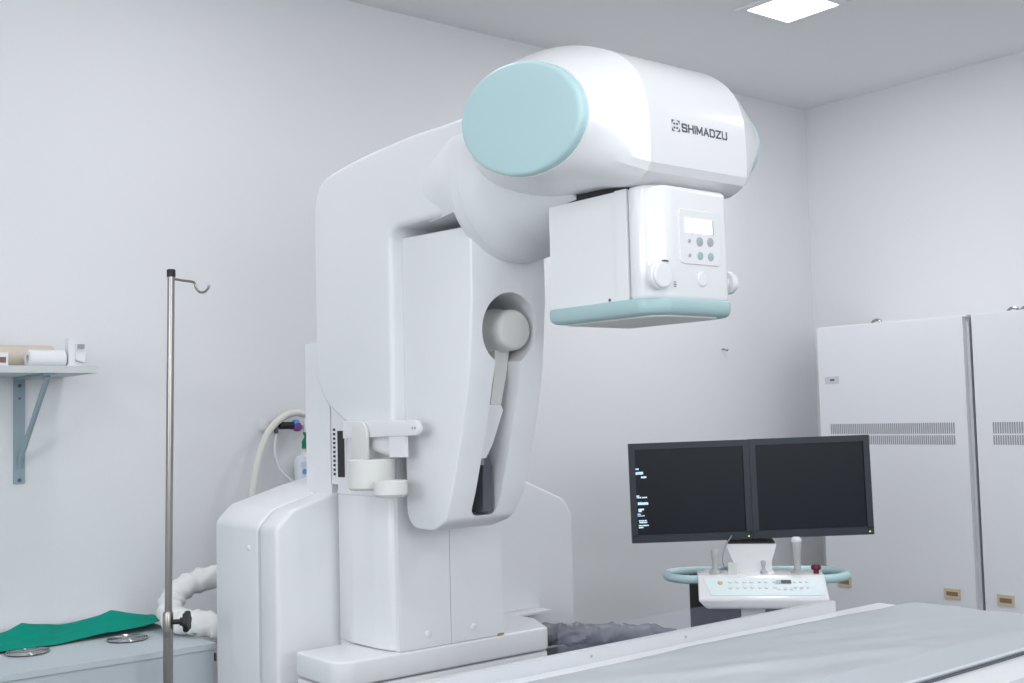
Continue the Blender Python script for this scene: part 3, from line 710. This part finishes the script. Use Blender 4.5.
# ------------------------------------------------------------------ grey cable sleeve behind the table
cp_ = smooth_path([(1.90, 2.50, 0.672), (1.955, 2.36, 0.678), (2.05, 2.32, 0.668), (2.18, 2.30, 0.653), (2.32, 2.28, 0.634), (2.42, 2.27, 0.590), (2.475, 2.27, 0.48), (2.485, 2.28, 0.25), (2.485, 2.30, 0.035)], 30)
tw = 1.0
def rsl(s, a):
    return 0.0275 + 0.0035 * (1 - 2 * abs(math.sin(s * 37 + 1.6 * a + 2.5 * noise.noise(Vector((s * 12, math.cos(a), math.sin(a))))))) + 0.0065 * noise.noise(Vector((s * 36 + a * 0.0, math.cos(a) * 2.2 + s * 20, math.sin(a) * 2.2)))
tag(build('cable_sleeve', tube(cp_, 0.03, 22, rfun=rsl), 'gsleeve', sharp=60), 'crumpled dark grey cable sleeve running out behind the table to the right of the machine', 'cable')
CT = thing('cable_tray', 'low slate tray under the grey cable sleeve beside the machine', 'tray', (2.13, 2.3, 0))
build('tray', box(1.94, 2.20, 2.22, 2.36, 0.600, 0.632, 0.003, 1), 'slate', CT)
for (a, b_) in ((1.96, 2.24), (2.18, 2.24), (1.96, 2.34), (2.18, 2.34)):
    build('leg', box(a - 0.01, a + 0.01, b_ - 0.01, b_ + 0.01, 0, 0.600, 0.001, 1), 'slate', CT)

# ------------------------------------------------------------------ grey equipment box with two round grilles, lower left
EQ = thing('equipment_box', 'grey metal box against the wall at the lower left, with two round grilles on top', 'cabinet', (0.75, 3.15, 0))
build('body', box(0.18, 1.288, 2.856, 3.48, 0.0, 0.664, 0.003, 1), 'graybox', EQ)
lid = build('lid', box(0.176, 1.292, 2.850, 3.484, 0.6655, 0.680, 0.003, 2), 'graybox', EQ, label='overhanging lid')
build('latch', box(1.292, 1.297, 2.86, 2.875, 0.632, 0.652, 0.001, 1), 'print', EQ)
for gx, gy in ((0.890, 3.085), (1.142, 3.072)):
    g = build('grille', lathe([(0.0500, 0), (0.0520, 0.002), (0.0500, 0.0035), (0.046, 0.003)], (gx, gy, 0.680), (0, 0, 1), 40), 'dark', EQ, label='round chrome grille')
    for r in (0.0515, 0.0455, 0.0395, 0.0335, 0.0275, 0.0220):
        build('grille_ring', tube([(gx + r * math.cos(2 * PI * k / 36), gy + r * math.sin(2 * PI * k / 36), 0.6840) for k in range(36)], 0.0019, 6, closed=True), 'chrome', g)
    build('grille_hub', lathe([(0.018, 0), (0.018, 0.0035), (0.014, 0.005)], (gx, gy, 0.6825), (0, 0, 1), 24), 'chrome', g)

# green surgical drape folded on the box
def drape():
    bm = bmesh.new(); nx, ny = 90, 30; G = []
    for i in range(nx + 1):
        s = i / nx; x = 0.60 + s * 0.70
        yf = 3.115 + 0.035 * max(0, (x - 0.83) / 0.47) + 0.004 * math.sin(x * 31)
        yb_ = 3.40 - 0.02 * s
        row = []
        for j in range(ny + 1):
            t = j / ny; y = yf + (yb_ - yf) * t
            xx = x + 0.03 * t * s
            def tent(v, w): return max(0.0, 1 - abs(v) / w)
            z = 0.6845 + 0.004 * math.sin(t * 3)
            z += 0.036 * tent(xx - 0.925 - 0.11 * (t - 0.5), 0.085) ** 1.2 * tent(t - 0.52, 0.55)                        # left fold
            z += 0.014 * tent(xx - 1.02, 0.22) * tent(t - 0.75, 0.5)
            z += 0.042 * tent(xx - 1.165 - 0.10 * (t - 0.5), 0.145) ** 1.1 * tent(t - 0.50, 0.62)                        # right fold
            z += 0.024 * max(0, (xx - 1.13) / 0.17) * tent(t, 0.8)                                                      # lifted corner
            z += 0.0025 * noise.noise(Vector((xx * 14, y * 18, 0))) + 0.006 * max(0, noise.noise(Vector((xx * 5 + y * 7, y * 6, 2))))
            row.append(bm.verts.new((xx, y, max(z, 0.6835))))
        G.append(row)
    for i in range(nx):
        for j in range(ny): bm.faces.new((G[i][j], G[i + 1][j], G[i + 1][j + 1], G[i][j + 1]))
    r = bmesh.ops.solidify(bm, geom=bm.faces[:], thickness=-0.003)
    return bm
tag(build('surgical_drape', drape(), 'cloth', sharp=70), 'green cloth drape lying rumpled on the grey equipment box', 'cloth')

# white sleeved hose looped on the box
hp2 = smooth_path([(1.66, 3.22, 0.805), (1.52, 3.20, 0.805), (1.42, 3.18, 0.802), (1.345, 3.165, 0.790), (1.292, 3.140, 0.757), (1.266, 3.080, 0.724), (1.272, 3.020, 0.7165), (1.302, 2.970, 0.7165), (1.350, 2.935, 0.695), (1.41, 2.925, 0.62), (1.44, 2.93, 0.45), (1.45, 2.95, 0.20), (1.45, 2.95, 0.035)], 20)
def rh(s, a): return 0.0335 + 0.0026 * (1 - 2 * abs(math.sin(s * 70 + 1.3 * math.sin(a + s * 11)))) + 0.0050 * noise.noise(Vector((s * 34, math.cos(a) * 2.2, math.sin(a) * 2.2)))
tag(build('sleeved_hose', tube(hp2, 0.035, 22, rfun=rh), 'sleeve', sharp=60), 'thick wrinkled white hose curling in a loop behind the drip stand', 'hose')

# ------------------------------------------------------------------ drip stand
IV = thing('drip_stand', 'thin steel drip stand pole with a single hook, in front of the grey box', 'drip stand', (1.10, 2.70, 0))
build('upper_pole', tube([(1.1145, 2.7, 1.61), (1.1015, 2.7, 0.72)], 0.0088, 18), 'steel', IV)
build('lower_pole', tube([(1.1017, 2.7, 0.745), (1.098, 2.7, 0.05)], 0.0118, 18), 'steel', IV)
build('cap', lathe([(0.0105, 0), (0.0105, 0.017), (0.008, 0.019)], (1.1147, 2.7, 1.610), (0, 0, 1), 18), 'black', IV, label='black end cap')
build('hook', tube(smooth_path([(1.115, 2.7, 1.606), (1.145, 2.7, 1.603), (1.172, 2.7, 1.600), (1.178, 2.7, 1.588), (1.187, 2.7, 1.577), (1.200, 2.7, 1.577), (1.210, 2.7, 1.586), (1.213, 2.7, 1.596)], 6), 0.0032, 8), 'steel', IV, label='curved hook')
build('clamp_collar', lathe([(0.0122, 0), (0.0126, 0.003), (0.0126, 0.055), (0.0105, 0.060)], (1.1018, 2.7, 0.742), (0, 0, 1), 20), 'steel', IV)
kn = lathe([(0.006, 0), (0.006, 0.016), (0.010, 0.017), (0.010, 0.026)], (1.112, 2.694, 0.777), (0.8, -0.6, 0), 16)
build('clamp_screw', kn, 'black', IV)
kd = Vector((0.8, -0.6, 0)).normalized(); kc = Vector((1.112, 2.694, 0.777)) + kd * 0.026
lob = bmesh.new(); qk = Vector((0, 0, 1)).rotation_difference(kd)
rgs = []
for hgt, sc in ((0, 0.92), (0.003, 1.0), (0.010, 1.0), (0.013, 0.9)):
    rgs.append([kc + qk @ Vector(((0.023 + 0.0028 * math.cos(6 * a)) * sc * math.cos(a), (0.023 + 0.0028 * math.cos(6 * a)) * sc * math.sin(a), hgt)) for a in [2 * PI * k / 48 for k in range(48)]])
build('clamp_knob', loft(rgs, lob), 'black', IV, label='black lobed clamp knob')
build('hub', lathe([(0.025, 0), (0.025, 0.05), (0.014, 0.07)], (1.098, 2.7, 0.03), (0, 0, 1), 20), 'steel', IV)
for k in range(5):
    a = 2 * PI * k / 5 + 0.5
    l_ = build('leg', tube([(1.098 + 0.02 * math.cos(a), 2.7 + 0.02 * math.sin(a), 0.05), (1.098 + 0.125 * math.cos(a), 2.7 + 0.125 * math.sin(a), 0.026)], 0.009, 10), 'steel', IV)
    build('caster', lathe([(0.010, -0.008), (0.013, -0.005), (0.013, 0.005), (0.010, 0.008)], (1.098 + 0.125 * math.cos(a), 2.7 + 0.125 * math.sin(a), 0.013), (-math.sin(a), math.cos(a), 0), 14), 'black', l_)

# ------------------------------------------------------------------ wall shelf at the left with its things
SH = thing('wall_shelf', 'pale grey wall shelf on a blue-grey bracket at the left', 'shelf', (0.6, 3.49, 1.40))
build('board', box(0.10, 1.109, 3.200, 3.492, 1.397, 1.416, 0.001, 1), 'shelf', SH)
SC_ = []
for bx in (0.982, 0.28):
    b = build('bracket', box(bx - 0.0155, bx + 0.0155, 3.486, 3.4925, 1.090, 1.397, 0.004, 2), 'bracket', SH, label='blue-grey steel bracket')
    build('bracket_arm', box(bx - 0.0155, bx + 0.0155, 3.215, 3.490, 1.3905, 1.397, 0.002, 1), 'bracket', b)
    build('bracket_brace', tube([(bx, 3.225, 1.388), (bx, 3.478, 1.160), (bx, 3.486, 1.135)], 0.0075, 10), 'bracket', b)
    for zz, rr in ((1.372, 0.0055), (1.335, 0.003), (1.100, 0.0055)):
        build('screw', lathe([(rr, 0), (rr, 0.002), (rr * .5, 0.003)], (bx, 3.486, zz), (0, -1, 0), 12), 'print', b)
ST = 1.416
# kraft roll (behind) and white roll (in front)
def roll(x0, x1, y, r, m, name, label, cat, inner, rot=0.0, dx=0, grp=None):
    t = thing(name, label, cat, ((x0 + x1) / 2, y, ST), rot, grp); h = (x1 - x0) / 2
    bm = bmesh.new()
    lathe([(r * 0.55, -h), (r, -h), (r, h), (r * 0.55, h), (r * 0.55, -h)], (0, 0, r), (1, 0, 0), 30, bm, cap=False)
    build('sheet', bm, m, t, local=True)
    build('core', lathe([(r * 0.40, -h + 0.001), (r * 0.56, -h + 0.001), (r * 0.56, h - 0.001), (r * 0.40, h - 0.001), (r * 0.40, -h + 0.001)], (0, 0, r), (1, 0, 0), 24, None, cap=False), inner, t, local=True)
    return t
roll(0.885, 1.040, 3.385, 0.0335, 'kraft', 'paper_roll', 'beige paper roll on the wall shelf, behind the white roll', 'paper roll', 'brown')
roll(0.948, 1.048, 3.300, 0.0245, 'paper', 'film_roll', 'narrow white roll lying at the front of the wall shelf', 'roll', 'paleknob', 0.06)
CL = thing('table_clamp', 'white plastic clamp standing at the right end of the wall shelf', 'clamp', (1.075, 3.30, ST))
build('upright', box(1.056, 1.074, 3.285, 3.315, ST, ST + 0.082, 0.003, 2), 'paper', CL)
build('jaw', prism(fillet([(1.074, ST + 0.022), (1.104, ST + 0.012), (1.108, ST + 0.05), (1.090, ST + 0.072), (1.074, ST + 0.068)], 0.005, 3), 'y', 3.288, 3.312, 0.002, 1), 'paper', CL)
build('grip_pad', box(1.082, 1.100, 3.282, 3.290, ST + 0.054, ST + 0.066, 0.002, 1), 'tape', CL, label='dark grey grip')
build('foot', box(1.052, 1.090, 3.28, 3.32, ST, ST + 0.008, 0.002, 1), 'paper', CL)
PB = thing('carton', 'small white carton with a brown label at the left end of the wall shelf', 'box', (0.84, 3.27, ST))
build('box', box(0.800, 0.882, 3.235, 3.300, ST, ST + 0.036, 0.002, 1), 'paper', PB)
build('label', box(0.858, 0.876, 3.2338, 3.2352, ST + 0.009, ST + 0.024, 0), 'brown', PB, label='brown printed label')
GC = thing('storage_case', 'case with a grey overhanging lid, cut off at the left edge on the shelf', 'box', (0.78, 3.40, ST))
build('body', box(0.70, 0.842, 3.36, 3.45, ST, ST + 0.062, 0.003, 1), 'paper', GC)
build('lid', box(0.69, 0.880, 3.35, 3.46, ST + 0.062, ST + 0.074, 0.004, 2), 'tape', GC, label='flat grey lid')

# ------------------------------------------------------------------ oxygen outlet behind the machine
OX = thing('oxygen_outlet', 'wall gas outlet with purple fitting, green tag and humidifier bottle, left behind the machine', 'gas outlet', (1.83, 3.49, 1.2))
build('wall_plate', box(1.738, 1.768, 3.484, 3.4925, 1.222, 1.256, 0.004, 2), 'white', OX)
build('coupling', lathe([(0.010, 0), (0.012, 0.004), (0.012, 0.050), (0.008, 0.054), (0.008, 0.076)], (1.795, 3.455, 1.236), (1, 0, 0), 18), 'black', OX, label='black coupling')
build('elbow', tube(smooth_path([(1.800, 3.488, 1.236), (1.790, 3.470, 1.238), (1.785, 3.458, 1.232), (1.782, 3.455, 1.212)], 5), 0.0075, 10), 'print', OX)
build('valve_knob', lathe([(0.008, 0), (0.0145, 0.003), (0.0145, 0.018), (0.010, 0.022)], (1.859, 3.462, 1.230), (0, -1, 0), 20), 'purple', OX, label='purple valve knob')
build('valve_ring', lathe([(0.009, 0), (0.009, 0.02)], (1.856, 3.466, 1.246), (0, -1, 0), 16), 'blue', OX)
build('flow_tube', lathe([(0.007, 0), (0.008, 0.004), (0.008, 0.046), (0.005, 0.050), (0.005, 0.060)], (1.891, 3.455, 1.205), (0, 0, 1), 16), 'paper', OX, label='clear-white flow tube')
build('valve_body', box(1.84, 1.90, 3.452, 3.468, 1.222, 1.236, 0.003, 1), 'steel', OX)
build('tag', prism([(1.872, 1.158), (1.902, 1.158), (1.902, 1.212), (1.876, 1.212), (1.882, 1.196), (1.872, 1.182)], 'y', 3.440, 3.447, 0.001, 1), 'green', OX, label='green tag')
build('bottle_neck', lathe([(0.010, 0), (0.010, 0.03)], (1.885, 3.456, 1.135), (0, 0, 1), 14), 'paper', OX)
bt = build('bottle', lathe([(0.022, 0.0), (0.027, 0.005), (0.028, 0.07), (0.024, 0.088), (0.012, 0.094)], (1.880, 3.456, 1.045), (0, 0, 1), 24), 'bottle', OX, label='pale humidifier bottle')
build('bottle_label', box(1.858, 1.902, 3.4268, 3.4285, 1.100, 1.114, 0.0004, 1), 'paleblue', bt)
build('bottle_print', lathe([(0.009, 0), (0.009, 0.001)], (1.872, 3.4285, 1.082), (0, -1, 0), 18), 'blue', bt, label='blue spot on the bottle')
build('hose', tube(smooth_path([(1.885, 3.452, 1.272), (1.850, 3.448, 1.278), (1.800, 3.446, 1.262), (1.752, 3.444, 1.220), (1.718, 3.442, 1.150), (1.696, 3.440, 1.060), (1.686, 3.438, 0.98), (1.69, 3.436, 0.80), (1.70, 3.436, 0.60)], 8), 0.012, 12), 'hose', OX, label='ivory hose arching to the left')
build('drip_tube', tube(smooth_path([(1.782, 3.455, 1.21), (1.775, 3.45, 1.15), (1.795, 3.45, 1.09), (1.84, 3.45, 1.05), (1.88, 3.45, 1.035)], 6), 0.004, 8), 'paper', OX)
